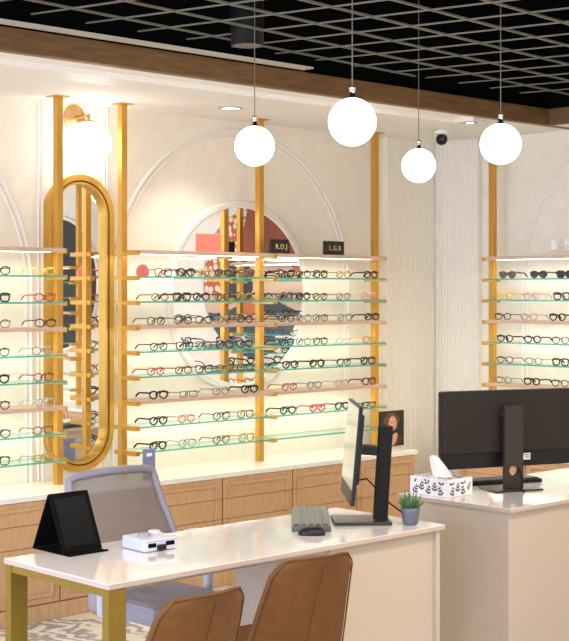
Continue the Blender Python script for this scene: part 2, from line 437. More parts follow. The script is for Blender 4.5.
# short returns past the last posts
# ------------------------------------------------------------------ eyeglasses
def outline(shape, w=.0285, h=.0220):
    P = []
    for i in range(28):
        a = 2*PI*i/28; c, s_ = math.cos(a), math.sin(a)
        e = {'round': 1.0, 'panto': .88, 'square': .5, 'cat': .62, 'rectangular': .42}[shape]
        x = math.copysign(abs(c)**e, c)*w; y = math.copysign(abs(s_)**e, s_)*h
        if shape == 'panto' and y < 0: x *= 1-.22*(-y/h)
        if shape == 'square' and y < 0: x *= .93
        if shape == 'cat': y += .006*(x/w) if y > 0 else 0; x *= 1+.08*(y/h)
        if shape == 'rectangular': y *= .78
        P.append((x, y))
    return P
GM = {}
def glasses_meshes(shape, thick):
    if (shape, thick) in GM: return GM[(shape, thick)]
    r = .0045 if thick else .0029
    pl = outline(shape); cxo = .0370; f = MB()
    top = max(y for x, y in pl); zc = .027
    for s_ in (-1, 1): f.tube([(s_*cxo+s_*x, 0, zc+y) for x, y in pl], r*1.0, 6, closed=True)
    f.tube([(-.0115, 0, zc+.008), (-.005, -.002, zc+.0125), (.005, -.002, zc+.0125), (.0115, 0, zc+.008)], r*1.1, 6)
    for s_ in (-1, 1):
        br = [p for p in pl if p[1] > .35*top]; br.sort(); f.tube([(s_*cxo+s_*x, -.0004, zc+y) for x, y in br], r*1.25, 6)
        f.tube([(s_*(cxo+.022), 0, zc+top*.62), (s_*.071, .003, zc+top*.66), (s_*.073, .010, zc+top*.66)], r*1.2, 6)
        f.tube([(s_*.010, .002, zc+.002), (s_*.009, .008, zc-.006)], r*.6, 5)
    fm = f.mesh('frame_front', [M['blackplastic']])
    L = MB()
    L.prism([(x*.97, y*.97) for x, y in pl], .0012, mx=Matrix.Translation((0, .0006, 0)) @ Matrix.Rotation(PI/2, 4, 'X'))
    lm = L.mesh('lens', [M['lens']])
    T = MB(); zt = zc+top*.66
    T.tube([(0, .009, 0), (0, .05, -.001), (0, .095, -.002), (0, .112, -.008), (0, .128, -.020), (0, .136, -.030)], [r*1.3, r*1.2, r*1.15, r*1.25, r*1.4, r*1.1], 6)
    tm = T.mesh('temple', [M['blackplastic']])
    GM[(shape, thick)] = (fm, lm, tm, zt, zc, cxo); return GM[(shape, thick)]
CM = {}
def colmat(name, col, metal=0, rough=.25):
    if name not in CM: CM[name] = mat('eyewear_'+name, col, rough, metal=metal, noise=.35 if 'tortoise' in name else .03, nscale=90)
    return CM[name]
COLS = {'black': ((.010,.009,.009), 0), 'dark brown': ((.055,.022,.010), 0), 'tortoiseshell': ((.16,.065,.018), 0), 'gold': ((.50,.30,.07), .5), 'silver grey': ((.32,.30,.29), .5),
        'red': ((.48,.035,.035), 0), 'dark red': ((.22,.02,.025), 0), 'rose pink': ((.72,.34,.28), .1), 'navy blue': ((.015,.022,.06), 0), 'yellow': ((.85,.55,.06), 0), 'pale grey': ((.55,.53,.50), .2)}
SUN = {}
used = {}
def glasses(col, shape, thick, x, y, z, rz, label, sun=None):
    fm, lm, tm, zt, zc, cxo = glasses_meshes(shape, thick)
    c, mt = COLS[col]; m = colmat(col, c, mt)
    key = (col, shape, thick, sun)
    if key not in used:
        a = fm.copy(); a.materials[0] = m; b = tm.copy(); b.materials[0] = m; l = lm
        if sun: l = lm.copy(); l.materials[0] = mat('sun_lens_'+sun, {'brown': (.075,.028,.012), 'grey': (.02,.02,.022)}[sun], .12, spec=.6)
        used[key] = (a, b, l)
    a, b, l = used[key]
    root = thing('sunglasses' if sun else 'eyeglasses', label, 'sunglasses' if sun else 'eyeglasses', (x, y, z), rz)
    root['group'] = 'glasses on the display shelves'
    def ob(n, me, loc):
        o = bpy.data.objects.new(n, me); COL.objects.link(o); o.parent = root; o.location = loc; return o
    ob('frame_front', a, (0,0,0))
    for s_ in (-1, 1):
        q = ob('lens', l, (s_*cxo, 0, zc)); q.scale.x = s_
        ob('temple', b, (s_*.073, 0, zt))
    return root
K, BR, TO, GO, SG, RE, DR, RO, NA, YE, PG = 'black','dark brown','tortoiseshell','gold','silver grey','red','dark red','rose pink','navy blue','yellow','pale grey'
ro, pa, sq, ca, re_ = 'round','panto','square','cat','rectangular'
A = {1: [(-.92,DR,sq,0),(-.74,K,pa,1),(-.59,GO,ro,0),(-.43,BR,pa,1),(-.24,TO,sq,1)],
     2: [(-.94,DR,ro,0),(-.77,K,sq,1),(-.61,NA,ro,1),(-.44,BR,ro,0),(-.25,GO,ro,0)],
     3: [(-.97,K,ro,0),(-.76,BR,ro,0),(-.59,K,pa,0),(-.43,SG,pa,0),(-.25,K,ro,0)],
     4: [(-.95,K,ro,0),(-.75,K,sq,0),(-.59,BR,ro,0),(-.42,NA,sq,1),(-.25,NA,pa,1)],
     5: [(-.97,RE,pa,0),(-.76,DR,ro,0),(-.59,K,ca,0),(-.42,TO,pa,0),(-.25,BR,ro,0)],
     6: [(-.95,K,pa,1),(-.72,SG,re_,0),(-.45,SG,ro,0),(-.21,K,pa,1)],
     7: [(-.95,K,pa,1),(-.73,RE,pa,0),(-.45,K,ro,0),(-.24,TO,sq,0)],
     8: [(-.96,K,pa,1),(-.73,SG,ro,0),(-.45,BR,ro,0),(-.24,GO,sq,0)]}
B = {1: [(.115,K,ca,1),(.275,BR,ro,0),(.44,K,sq,1),(.66,GO,ro,0),(.93,K,sq,1)],
     2: [(.115,TO,ro,0),(.275,K,pa,1),(.43,K,ro,0),(.66,SG,ro,0),(.90,RO,sq,0)],
     3: [(.115,K,pa,0),(.275,SG,ro,0),(.43,BR,ro,0),(.67,SG,pa,0),(.95,K,ro,1)],
     4: [(.115,NA,pa,1),(.275,SG,ro,0),(.43,K,ro,0),(.66,PG,re_,0),(.92,GO,sq,0)],
     5: [(.15,K,pa,1),(.40,K,ro,1),(.66,BR,sq,0),(.91,K,sq,1)],
     6: [(.14,RE,ro,0),(.37,SG,ro,0),(.65,RO,ro,0),(.92,DR,sq,1)],
     7: [(.13,K,pa,1),(.41,RE,ro,1),(.65,K,pa,1),(.91,K,re_,0)]}
Lb = {1: [(-2.07,K,ro,0),(-1.77,YE,ro,0)], 2: [(-2.07,K,sq,1),(-1.77,RE,ro,0)], 3: [(-2.07,SG,ro,0),(-1.77,BR,ro,0)], 4: [(-2.07,K,ro,0),(-1.79,SG,pa,0)],
      5: [(-2.07,K,pa,1),(-1.78,DR,pa,0)], 6: [(-2.07,BR,ro,0),(-1.77,PG,ro,0)], 7: [(-2.07,K,ro,0),(-1.78,TO,ro,0)], 8: [(-2.07,K,sq,0),(-1.78,GO,re_,0)]}
Sd = {1: [(-.91,BR,pa,1,'brown'),(-1.18,K,pa,1,'grey'),(-1.40,K,sq,1,'grey'),(-1.68,BR,ca,1,'brown')], 2: [(-.89,YE,ca,1),(-1.12,RO,ro,0),(-1.37,K,sq,1),(-1.62,K,ro,0)],
      3: [(-.87,K,ro,0),(-1.10,RO,pa,0),(-1.34,K,pa,1),(-1.6,BR,ro,0)], 4: [(-.89,K,pa,1),(-1.13,K,ro,1),(-1.36,BR,pa,0),(-1.6,K,sq,0)],
      5: [(-.89,BR,pa,0),(-1.14,SG,ro,0),(-1.36,K,sq,1),(-1.6,K,ro,0)], 6: [(-.88,SG,pa,0),(-1.12,K,ro,1),(-1.36,K,pa,0),(-1.6,BR,sq,0)]}
SHN = {'round':'round', 'panto':'rounded', 'square':'square', 'cat':'cat-eye', 'rectangular':'rectangular'}
def fill(D, bay, side=False):
    for k, lst in D.items():
        zz = SHELF_Z[k]+.002+(.011 if k in (3, 6) else .0048)+.0002
        for i, it in enumerate(lst):
            u, col, shp, th = it[:4]; sun = it[4] if len(it) > 4 else None
            n = len(lst)
            lab = '%s %s%s %s, %s from left on %s shelf, %s' % (col, '' if th else 'thin ', SHN[shp], 'sunglasses' if sun else 'eyeglasses', ORD[i+1], NUM[k], bay)
            z_ = zz + ((.0037 if th else .0022) - (.027-.0235) if shp != 're' else 0) 
            fmn = min(v.co.z for v in glasses_meshes(shp, th)[0].vertices)
            z_ = zz - fmn
            j = random.uniform(-.07, .07)
            if side: glasses(col, shp, th, 1.715+random.uniform(-.006,.003), u, z_, -PI/2+j, lab, sun)
            else: glasses(col, shp, th, u, -.322+random.uniform(-.006,.006), z_, j, lab, sun)
fill(Lb, 'beside pill mirror'); fill(A, 'left of middle post'); fill(B, 'right of middle post'); fill(Sd, 'on right wall', True)

# ------------------------------------------------------------------ things on the shelves
zt = SHELF_Z[0]+.002+.0112
tag(MB().box(-.60, -.40, -.262, -.250, zt, zt+.115, bev=.001).build('coral_card', M['coral']), 'coral red rectangular card standing on the top oak shelf', 'card')
SCRAP = None
def text(txt, size, loc, rot, m, name, parent, extr=.0006):
    cu = bpy.data.curves.new(name, 'FONT'); cu.body = txt; cu.size = size; cu.extrude = extr; cu.align_x = 'CENTER'; cu.align_y = 'CENTER'; cu.space_character = 1.15
    o = bpy.data.objects.new(name, cu); COL.objects.link(o)
    bpy.context.view_layer.update()
    me = bpy.data.meshes.new_from_object(o.evaluated_get(bpy.context.evaluated_depsgraph_get())); bpy.data.objects.remove(o)
    me.materials.clear(); me.materials.append(m)
    q = bpy.data.objects.new(name, me); COL.objects.link(q); q.parent = parent; q.location = loc; q.rotation_euler = rot; return q
for x, w, tx, lab in ((.092, .165, 'R.D.J', 'black name card with gold letters R.D.J beside the middle post'), (.60, .20, 'L.G.R', 'black name card with gold letters L.G.R toward right of top shelf')):
    c = thing('name_card', lab, 'sign', (x, -.285, zt), 0, 'black name cards')
    MB().box(-w/2, w/2, -.004, .004, 0, .095, bev=.001).build('card', M['ink'], c)
    text(tx, .046, (.012, -.0047, .046), (PI/2, 0, 0), M['goldink'], 'lettering', c)
# coral disc on the upper glass shelf
z1 = SHELF_Z[1]+.002+.005
pts = [(.045*math.cos(a), .026+.045*math.sin(a)) for a in [(-.62+i*(PI+1.24)/36) for i in range(37)]]
tag(MB().prism(pts, .012, mx=Matrix.Translation((-1.062, -.30, z1)) @ MXB).build('coral_disc', M['coral']), 'coral red round disc at the left end of upper glass shelf', 'ornament')
# acrylic brand sign on right wall top shelf
c = thing('acrylic_sign', 'clear acrylic block sign with faint grey letters, top shelf on right wall', 'sign', (1.69, -1.42, zt), -PI/2)
MB().box(-.12, .12, -.005, .005, 0, .10, bev=.001).build('block', M['acrylic'], c)
text('LINDBERG', .030, (.01, -.0062, .052), (PI/2, 0, 0), M['greyink'], 'lettering', c)

# ------------------------------------------------------------------ back cabinets
CT = .70
def cabinet_unit(L, label, mx_loc, rz):
    """front faces -y locally, x from 0 to L, depth behind"""
    root = thing('cabinet_unit', label, 'cabinet', mx_loc, rz, 'oak base cabinets')
    D = .455
    MB().box(.001, L-.001, .02, D, 0, CT-.031).build('body', M['oak'], root)
    MB().box(.004, L-.004, .012, .022, .095, CT-.034).build('shadow_gap', M['gap'], root)
    MB().box(.001, L-.001, .002, .02, 0, .09, bev=.001).build('plinth', M['oak'], root)
    rows = [(.54, CT-.034), (.415, .537), (.098, .412)]
    fr = .055
    for i, (a, b) in enumerate(rows):
        m = MB().box(.005, L-.005, .0, .014, a, b, bev=.0015)
        x0, x1 = fr, L-fr
        # raised moulding that runs down across the drawers
        for x in (x0, x1):
            zt_ = b-.035 if i == 0 else b; zb = a+.04 if i == 2 else a
            m.box(x-.011, x+.011, -.011, .0, zb, zt_, bev=.003)
        if i == 0: m.box(x0, x1, -.012, .0, b-.05, b-.03, bev=.004)
        if i == 2: m.box(x0, x1, -.012, .0, a+.035, a+.055, bev=.004)
        m.build('drawer' if i < 2 else 'door', M['oak'], root)
    return root
# back run: fronts at y=-.475
bx = [1.23, .63, .03, -.57, -1.17, -1.77, -2.37, -2.97]
labs = ['oak cabinet unit at the right end of the back counter', 'oak cabinet unit under the right shelves, second from counter end', 'oak cabinet unit below the middle gold post, behind the keyboard',
        'oak cabinet unit below the bay left of middle post', 'oak cabinet unit behind the mesh office chair', 'oak cabinet unit under the pill mirror', 'oak cabinet unit at the left edge behind the folding mirror']
for i in range(7): cabinet_unit(bx[i]-bx[i+1], labs[i], (bx[i+1], -.473, 0), 0)
tag(MB().box(-2.97, 1.245, -.487, -.003, CT-.03, CT, bev=.003).build('worktop', M['stone']), 'long white stone worktop along the back wall under the shelves', 'worktop')
for i, (a, b, lab) in enumerate(((-.62, -1.20, 'oak cabinet unit on right wall at the corner end, behind large monitor'), (-1.2, -1.8, 'oak cabinet unit on right wall, second from corner'), (-1.8, -2.4, 'oak cabinet unit on right wall below the round art'),
                                 (-2.4, -3.0, 'oak cabinet unit on right wall, fourth from corner'), (-3.0, -3.6, 'oak cabinet unit on right wall, fifth from corner'), (-3.6, -4.2, 'oak cabinet unit on right wall, sixth from corner'),
                                 (-4.2, -4.8, 'oak cabinet unit on right wall left of dark-painted round mirror, seen in mirror'), (-4.8, -5.4, 'oak cabinet unit on right wall below the dark-painted round mirror, seen in mirror'))):
    cabinet_unit(abs(b-a), lab, (1.53, a, 0), -PI/2)
tag(MB().box(1.516, W-.003, -5.42, -.60, CT-.03, CT, bev=.003).build('worktop', M['stone']), 'white stone worktop along the right wall behind the large monitor', 'worktop')

# price tag holder on the counter
tg = thing('card_holder', 'small blue-grey upright card holder on back counter beside office chair', 'card holder', (-.735, -.02, CT))
tg.location = (-1.10, -.415, CT)
MB().box(-.045, .045, -.004, .004, 0, .185, bev=.002).box(-.045, .045, -.03, .03, 0, .006, bev=.002).build('holder', M['bluetag'], tg)
MB().box(-.022, .020, -.0052, -.0041, .140, .160).build('label', M['paper'], tg)
m = MB()
for r in range(4):
    for cc in range(4): m.box(-.028+cc*.015, -.018+cc*.015, -.0052, -.0041, .050+r*.018, .060+r*.018)
m.build('printed_marks', M['lavgrey'], tg)
# portrait
pt = thing('portrait_photo', 'portrait photo of a brown-haired person, standing on counter by right post', 'picture', (1.285, -.205, CT), -.03)
MB().box(-.125, .125, 0, .014, 0, .255, bev=.001).build('board', M['ink'], pt)
def blob(fn, n, d, name, m, z=0):
    P = [fn(2*PI*i/n) for i in range(n)]
    return MB().prism(P, d, mx=Matrix.Translation((0, -.0002-z, 0)) @ MXB).build(name, m, pt)
blob(lambda a: (-.005+(.078+.010*math.sin(5*a))*math.cos(a), .175+(.070+.008*math.sin(7*a))*math.sin(a)), 48, .001, 'printed_hair', M['hair'])
blob(lambda a: (.005+.040*math.cos(a), .165+.052*math.sin(a)), 40, .001, 'printed_face', M['skin'], .001)
blob(lambda a: (.0+.105*math.cos(a), .045+.042*math.sin(a)), 40, .001, 'printed_clothes', M['dress'])
blob(lambda a: (.02+.03*math.cos(a)+.02*math.sin(a), .05+.045*math.sin(a)), 40, .001, 'printed_arm', M['skin'], .001)
for s_ in (-1, 1): blob(lambda a, s_=s_: (.005+s_*.016+.006*math.cos(a), .172+.0035*math.sin(a)), 16, .0006, 'printed_eye', M['ink'], .002)
blob(lambda a: (.005+.010*math.cos(a), .140+.003*math.sin(a)), 16, .0006, 'printed_mouth', M['dress'], .002)

# ------------------------------------------------------------------ lamps
def pendant(x, y, z, label):
    t = thing('globe_pendant', label, 'pendant lamp', (x, y, z), 0, 'globe pendant lamps')
    MB().sphere((0,0,0), .10, 40, 24).build('globe', M['globe'], t)
    MB().lathe([(.019,.097),(.019,.105),(.012,.107),(.012,.138),(.014,.139),(.014,.146),(.004,.150)], 20).build('lamp_holder', M['chrome'], t)
    MB().tube([(0,0,.148), (0,0,HT-z-.02)], .0026, 6).build('cord', M['grid'], t)
    MB().lathe([(.045,HT-z-.03),(.05,HT-z-.025),(.05,HT-z)], 20).build('canopy', M['mattblack'], t)
pendant(-1.523, -1.805, 2.545, 'white globe pendant lamp hanging left of the middle, under the black cylinder')
pendant(-2.02, -2.95, 2.524, 'white globe pendant lamp looking largest, hanging right of the middle')
pendant(.012, -1.558, 2.558, 'white globe pendant lamp looking smallest, before the reeded corner')
pendant(-.77, -2.76, 2.537, 'white globe pendant lamp furthest right, above the large monitor')
# wall sconce
s_ = thing('wall_sconce', 'white globe wall light on a brass arm above the pill mirror', 'wall lamp', (-1.345, -.001, 2.862))
MB().lathe([(.078,0),(.078,.008),(.072,.012),(.02,.016),(.016,.018)], 36, mx=MXB).build('back_plate', M['brass'], s_)
MB().tube([(0,-.015,0), (0,-.15,0)], .009, 10).tube([(0,-.15,.009), (0,-.15,-.045)], .009, 10).build('arm', M['brass'], s_)
MB().lathe([(.012,-.012),(.045,-.020),(.055,-.034)], 28, mx=Matrix.Translation((0,-.15,-.012))).build('globe_cap', M['brass'], s_)
MB().sphere((0,-.15,-.165), .133, 44, 26).build('globe', M['globe'], s_)
# downlights in soffit
for x, y, lab in ((-.52, -.49, 'recessed chrome downlight in the soffit near the middle post'), (.955, -1.185, 'recessed downlight in the soffit near the brown beam, upper right'),
                  (-3.0, -.49, 'recessed downlight in the soffit left of the shelves'), (1.5, -2.6, 'recessed downlight in the soffit along the right wall')):
    d = thing('recessed_downlight', lab, 'ceiling light', (x, y, H-(.0265 if x == .955 else 0)), 0, 'recessed downlights')
    MB().lathe([(.075,-.0005),(.078,-.004),(.062,-.008),(.058,-.002)], 36).build('trim_ring', M['chrome'], d)
    MB().lathe([(.0001,-.0025),(.058,-.0025)], 32).build('lens', M['downlight'], d)
    if x == .955: d.scale = (.62, .62, 1)
# black cylinder spot on ceiling
c = thing('surface_spotlight', 'black cylinder ceiling spotlight among the grid beside a pendant cord', 'ceiling light', (-1.468, -1.69, 3.068))
MB().lathe([(.080,.0),(.084,.002),(.084,.30),(.0001,.302)], 40).build('housing', M['mattblack'], c)
MB().lathe([(.0001,.010),(.03,.004),(.055,.010),(.078,-.001)], 18, smooth=False).build('faceted_lens', mat('faceted_lens', (.35,.35,.42), .15, metal=.6, noise=.6, nscale=60), c)
MB().tube([(0,0,.30),(0,0,.68)], .01, 8).build('rod', M['mattblack'], c)
# rails above grid
for yy, ww, lab in ((-1.43, .006, 'pale ceiling rail nearest the brown beam'), (-1.465, .010, 'pale ceiling rail, the broad middle one of three'), (-1.495, .004, 'thin pale ceiling rail furthest from the brown beam')):
    tag(MB().box(-3.6, -.80, yy-ww/2, yy+ww/2, 3.045, 3.055).build('track_rail', M['rail']), lab, 'track rail', 'ceiling track rails')
# fill light panels added out of view to brighten the room
for i, (x, y) in enumerate(((-5.6,-2.4),(-3.2,-4.6),(-.8,-4.6),(-5.6,-5.2),(-3.2,-7.0),(-.8,-7.0))):
    p = thing('added_fill_panel', 'square fill light panel, added out of view under the black grid', 'ceiling light', (x, y, HG-.05), 0, 'added fill light panels')
    m = MB().box(-.3,.3,-.3,-.28,0,.03).box(-.3,.3,.28,.3,0,.03).box(-.3,-.28,-.28,.28,0,.03).box(.28,.3,-.28,.28,0,.03)
    m.build('frame', M['trim'], p); MB().box(-.28,.28,-.28,.28,.008,.012).build('diffuser', M['fill_panel_glow'], p)
# dome camera
c = thing('dome_camera', 'small black dome security camera under the soffit in the corner', 'camera', (1.38, -.59, H))
MB().lathe([(.056,0),(.056,-.012),(.048,-.022),(.030,-.026)], 32).build('mount', M['ceil'], c)
MB().sphere((0,0,-.060), .041, 28, 16).build('dome', M['blackplastic'], c)
MB().lathe([(.012,0),(.018,.004),(.012,.006)], 16, mx=Matrix.Translation((-.030,-.028,-.062)) @ Matrix.Rotation(math.radians(-135), 4, 'Z') @ Matrix.Rotation(PI/2, 4, 'Y')).build('lens', M['stand'], c)

# ------------------------------------------------------------------ desks
DT = .75
def desk_top(m, x0, x1, y0, y1, t=.022):
    m.box(x0, x1, y0, y1, DT-t, DT, bev=.002)
    for i, f_ in enumerate(m.f):
        zs = [m.v[q][2] for q in f_]
        if min(zs) < DT-.003: m.mi[i] = 1
    return m
d1 = thing('reception_desk', 'glossy white front desk on gold legs with monitor, keyboard and folding mirror', 'desk', (-2.24, -2.49, 0))
def L1(mb, name, m): o = mb.build(name, m, d1); o.location = (2.24, 2.49, 0); return o
L1(desk_top(MB(), -3.19, -1.285, -2.84, -2.14), 'desktop', [M['deskwhite'], M['edgeband']])
L1(MB().box(-3.185, -3.145, -2.80, -2.18, .698, .727, bev=.002), 'gold_rail', M['desk_gold'])
L1(MB().box(-3.145, -2.02, -2.80, -2.785, .71, .727), 'under_frame', M['deskpanel'])
L1(MB().box(-3.145, -2.02, -2.20, -2.185, .71, .727), 'under_frame', M['deskpanel'])
L1(MB().box(-3.188, -3.108, -2.835, -2.795, 0, .7275, bev=.002), 'leg', M['desk_gold'])
L1(MB().box(-3.188, -3.108, -2.185, -2.145, 0, .7275, bev=.002), 'leg', M['desk_gold'])
L1(MB().box(-2.0, -1.325, -2.80, -2.20, .0, .7275, bev=.002), 'pedestal', M['deskpanel'])
L1(MB().box(-1.325, -1.30, -2.82, -2.18, 0, .7275, bev=.001), 'end_panel', M['deskpanel'])
d2 = thing('reception_desk', 'white-topped cream desk at right carrying the large monitor and tissue box', 'desk', (.2, -2.4, 0))
def L2(mb, name, m): o = mb.build(name, m, d2); o.location = (-.2, 2.4, 0); return o
L2(desk_top(MB(), -.70, 1.15, -2.77, -2.03), 'desktop', [M['deskwhite'], M['edgeband']])
L2(MB().box(-.68, 1.13, -2.74, -2.05, 0, DT-.022, bev=.002), 'desk_body', M['deskpanel'])

# ------------------------------------------------------------------ folding mirror
f = thing('folding_mirror', 'black folding tabletop mirror standing as a tent at the desk left end', 'mirror', (-2.893, -2.26, DT+.001))
def panel(y0, z0, y1, z1, th=.006):
    L = math.hypot(y1-y0, z1-z0); a = math.atan2(z1-z0, y1-y0)
    return Matrix.Translation((0, y0, z0)) @ Matrix.Rotation(a, 4, 'X'), L
mx, L = panel(0, .006, .105, .236)
MB().box(-.0975, .0975, 0, L, -.003, .003, mx=mx, bev=.002).build('front_panel', M['leather_black'], f)
MB().box(-.078, .078, .022, L-.022, -.0005, .0042, mx=mx, bev=.0008).build('mirror_face', M['blackglass'], f)
mx2, L2_ = panel(.215, .006, .107, .232)
MB().box(-.0975, .0975, 0, L2_, -.003, .003, mx=mx2, bev=.002).build('back_panel', M['leather_black'], f)
MB().box(-.0975, .0975, -.045, .225, -.0005, .004, bev=.001).box(-.0975, .0975, -.045, -.040, .0, .007, bev=.001).build('base_flap', M['leather_black'], f)
# pd meter
d = thing('optical_meter', 'small white optical measuring device with two dark windows on the desk', 'device', (-2.632, -2.372, DT+.002), -.06)
MB().box(-.085, .085, -.082, .082, 0, .052, bev=.008).build('body', M['white'], d)
MB().box(-.066, -.026, -.0835, -.080, .016, .034, bev=.001).build('window', M['blackglass'], d)
MB().box(.022, .066, -.0835, -.080, .018, .036, bev=.001).build('window', M['blackglass'], d)
MB().box(-.022, .018, -.095, -.078, .004, .026, bev=.003).build('nose_rest', M['blackplastic'], d)
for x in (-.03, .04): MB().lathe([(.026, .05), (.026, .062), (.02, .066)], 24, mx=Matrix.Translation((x, .01+x*.4, 0))).build('dial', M['lavgrey'] if x < 0 else M['white'], d)
MB().box(-.084, .084, -.0835, -.082, .040, .0415).build('seam', M['lavgrey'], d)
# ------------------------------------------------------------------ keyboard and mouse
kb = thing('keyboard', 'dark grey computer keyboard on the white desk left of the side-on monitor', 'keyboard', (-1.685, -2.365, DT+.001), math.radians(46))
kmx = Matrix.Rotation(math.radians(-2.0), 4, 'X')
MB().box(-.27, .27, -.088, .088, 0, .026, bev=.006).build('case', M['keys'], kb)
m = MB()
for r in range(5):
    n = 15
    for i in range(n): m.box(-.258+i*.0344+.0015, -.258+(i+1)*.0344-.0015, -.080+r*.032+.004, -.080+(r+1)*.032-.004, .0265, .034, bev=.0015)
m.build('keys', M['keys'], kb)
mo = thing('computer_mouse', 'black computer mouse at the near end of the keyboard', 'mouse', (-1.92, -2.61, DT+.001), math.radians(-45))
prof = []
m = MB(); n, kk = 20, 8; vs = []
for i in range(kk+1):
    ph = PI/2*i/kk
    for j in range(n):
        a = 2*PI*j/n; e = .75
        cx_, sy_ = math.copysign(abs(math.cos(a))**e, math.cos(a)), math.copysign(abs(math.sin(a))**e, math.sin(a))
        vs.append((.060*cx_*math.cos(ph)**.6, .034*sy_*math.cos(ph)**.6, .034*math.sin(ph)))
m.add(vs, [(i*n+j, i*n+(j+1) % n, (i+1)*n+(j+1) % n, (i+1)*n+j) for i in range(kk) for j in range(n)]+[list(range(n))[::-1]], True)
m.build('shell', M['blackplastic'], mo)
MB().tube([(.02,0,.035),(.045,0,.027)], .004, 8).build('scroll_wheel', M['stand'], mo)

# ------------------------------------------------------------------ monitors
def rounded(w, h, r, n=5):
    P = []
    for cx_, cy_, a0 in ((w-r, h-r, 0), (-w+r, h-r, PI/2), (-w+r, -h+r, PI), (w-r, -h+r, 1.5*PI)):
        for i in range(n+1): a = a0+PI/2*i/n; P.append((cx_+r*math.cos(a), cy_+r*math.sin(a)))
    return P
# monitor 1, side on.  local -y is the direction the screen faces
m1 = thing('computer_monitor', 'black monitor seen side-on, turned left on the front desk', 'monitor', (-1.445, -2.575, DT+.001), math.radians(139-270))
tilt = Matrix.Translation((0, -.13, .340)) @ Matrix.Rotation(math.radians(-5), 4, 'X')
def v1(mb, n, m): return mb.build(n, m, m1)
v1(MB().box(-.255, .255, -.006, .012, -.232, .212, mx=tilt, bev=.003), 'housing', M['blackplastic'])
v1(MB().box(-.247, .247, -.0075, -.0058, -.165, .204, mx=tilt), 'screen', M['screen'])
v1(MB().box(-.247, .247, -.0075, -.0058, -.228, -.160, mx=tilt), 'chin', M['stand'])
v1(MB().box(-.16, .16, .010, .034, -.15, .17, mx=tilt, bev=.010), 'back_cover', M['monback'])
v1(MB().box(-.035, .035, .030, .120, -.022, .022, mx=tilt, bev=.005), 'arm', M['blackplastic'])
polem = Matrix.Translation((0, .0, 0)) @ Matrix.Rotation(math.radians(-3.5), 4, 'X')
v1(MB().box(-.030, .030, -.028, .036, .008, .445, mx=polem, bev=.006), 'stand_pole', M['mattblack'])
v1(MB().box(-.115, .115, -.215, .048, 0, .014, bev=.004), 'stand_base', M['stand'])
v1(MB().tube([(0,-.10,.19),(-.0,-.06,.20),(0,-.03,.17),(.02,.03,.10),(.03,.09,.055),(.05,.12,.03)], .004, 6), 'cable', M['mattblack'])
# monitor 2, back towards camera; local -y faces away
m2 = thing('computer_monitor', 'large charcoal monitor seen from behind on the right desk', 'monitor', (-.16, -2.375, DT+.001), math.radians(-21+180))
def v2(mb, n, m): return mb.build(n, m, m2)
FX = Matrix.Translation((0, -.065, 0))
v2(MB().prism(rounded(.405, .208, .012), .030, mx=FX @ Matrix.Translation((0, 0, .325)) @ MXB), 'housing', M['blackplastic'])
v2(MB().box(-.395, .395, -.0975, -.0955, .135, .515), 'screen', M['screen'])
v2(MB().box(-.403, .403, -.070, -.050, .200, .532, bev=.006), 'back_cover', M['monback'])
v2(MB().lathe([(.05,0),(.05,.018),(.035,.02)], 28, mx=Matrix.Translation((0,-.052,.40)) @ Matrix.Rotation(-PI/2, 4, 'X')), 'mount', M['blackplastic'])
sp = MB(); w0, w1, hh = .058, .064, .455; hc, hr = .105, .029; n = 32
outer = []
def rect_pt(a):
    dx, dy = math.cos(a), math.sin(a)
    t_ = min([v for v in ((w0/abs(dx)) if abs(dx) > 1e-9 else 9, ((hh-hc)/dy) if dy > 1e-9 else 9, (-(hc-.006)/dy) if dy < -1e-9 else 9)])
    return dx*t_, hc+dy*t_
angs = sorted([2*PI*i/n for i in range(n)]+[math.atan2(hh-hc, w0), math.atan2(hh-hc, -w0), math.atan2(-(hc-.006), w0) % (2*PI), math.atan2(-(hc-.006), -w0) % (2*PI)])
N = len(angs); vs = []
for y in (-.012, .010):
    for a in angs: p = rect_pt(a); vs.append((p[0], y, p[1]))
    for a in angs: vs.append((hr*math.cos(a), y, hc+hr*math.sin(a)))
fs = []
for i in range(N):
    j = (i+1) % N
    fs += [(i, j, N+j, N+i), (2*N+i, 3*N+i, 3*N+j, 2*N+j), (i, 2*N+i, 2*N+j, j), (N+i, N+j, 3*N+j, 3*N+i)]
sp.add(vs, fs); v2(sp, 'stand_plate', M['stand'])
v2(MB().box(-.145, .145, -.12, .075, 0, .008, bev=.003), 'stand_base', M['stand'])
v2(MB().box(-.150, -.102, -.0655, -.0640, .150, .185), 'sticker', M['paper'], )
v2(MB().box(-.145, -.107, -.0641, -.0636, .174, .178).box(-.145, -.115, -.0641, -.0636, .166, .169).box(-.145, -.120, -.0641, -.0636, .158, .161), 'sticker_print', M['ink'])
v2(MB().tube([(-.03,.012,.12),(-.045,.02,.06),(-.02,.055,.03),(-.0,.085,.006),(.01,.13,.005)], .0035, 6), 'cable', M['mattblack'])
# keyboard + mouse beyond the large monitor
kb2 = thing('keyboard', 'black keyboard lying behind the large monitor stand', 'keyboard', (.02, -2.15, DT+.001), math.radians(-21))
MB().box(-.23, .23, -.07, .07, 0, .020, bev=.004).build('case', M['blackplastic'], kb2)
m = MB()
for r in range(5):
    for i in range(14): m.box(-.217+i*.031+.0015, -.217+(i+1)*.031-.0015, -.06+r*.024+.0015, -.06+(r+1)*.024-.0015, .0205, .026)
m.build('keys', M['keydark'], kb2)

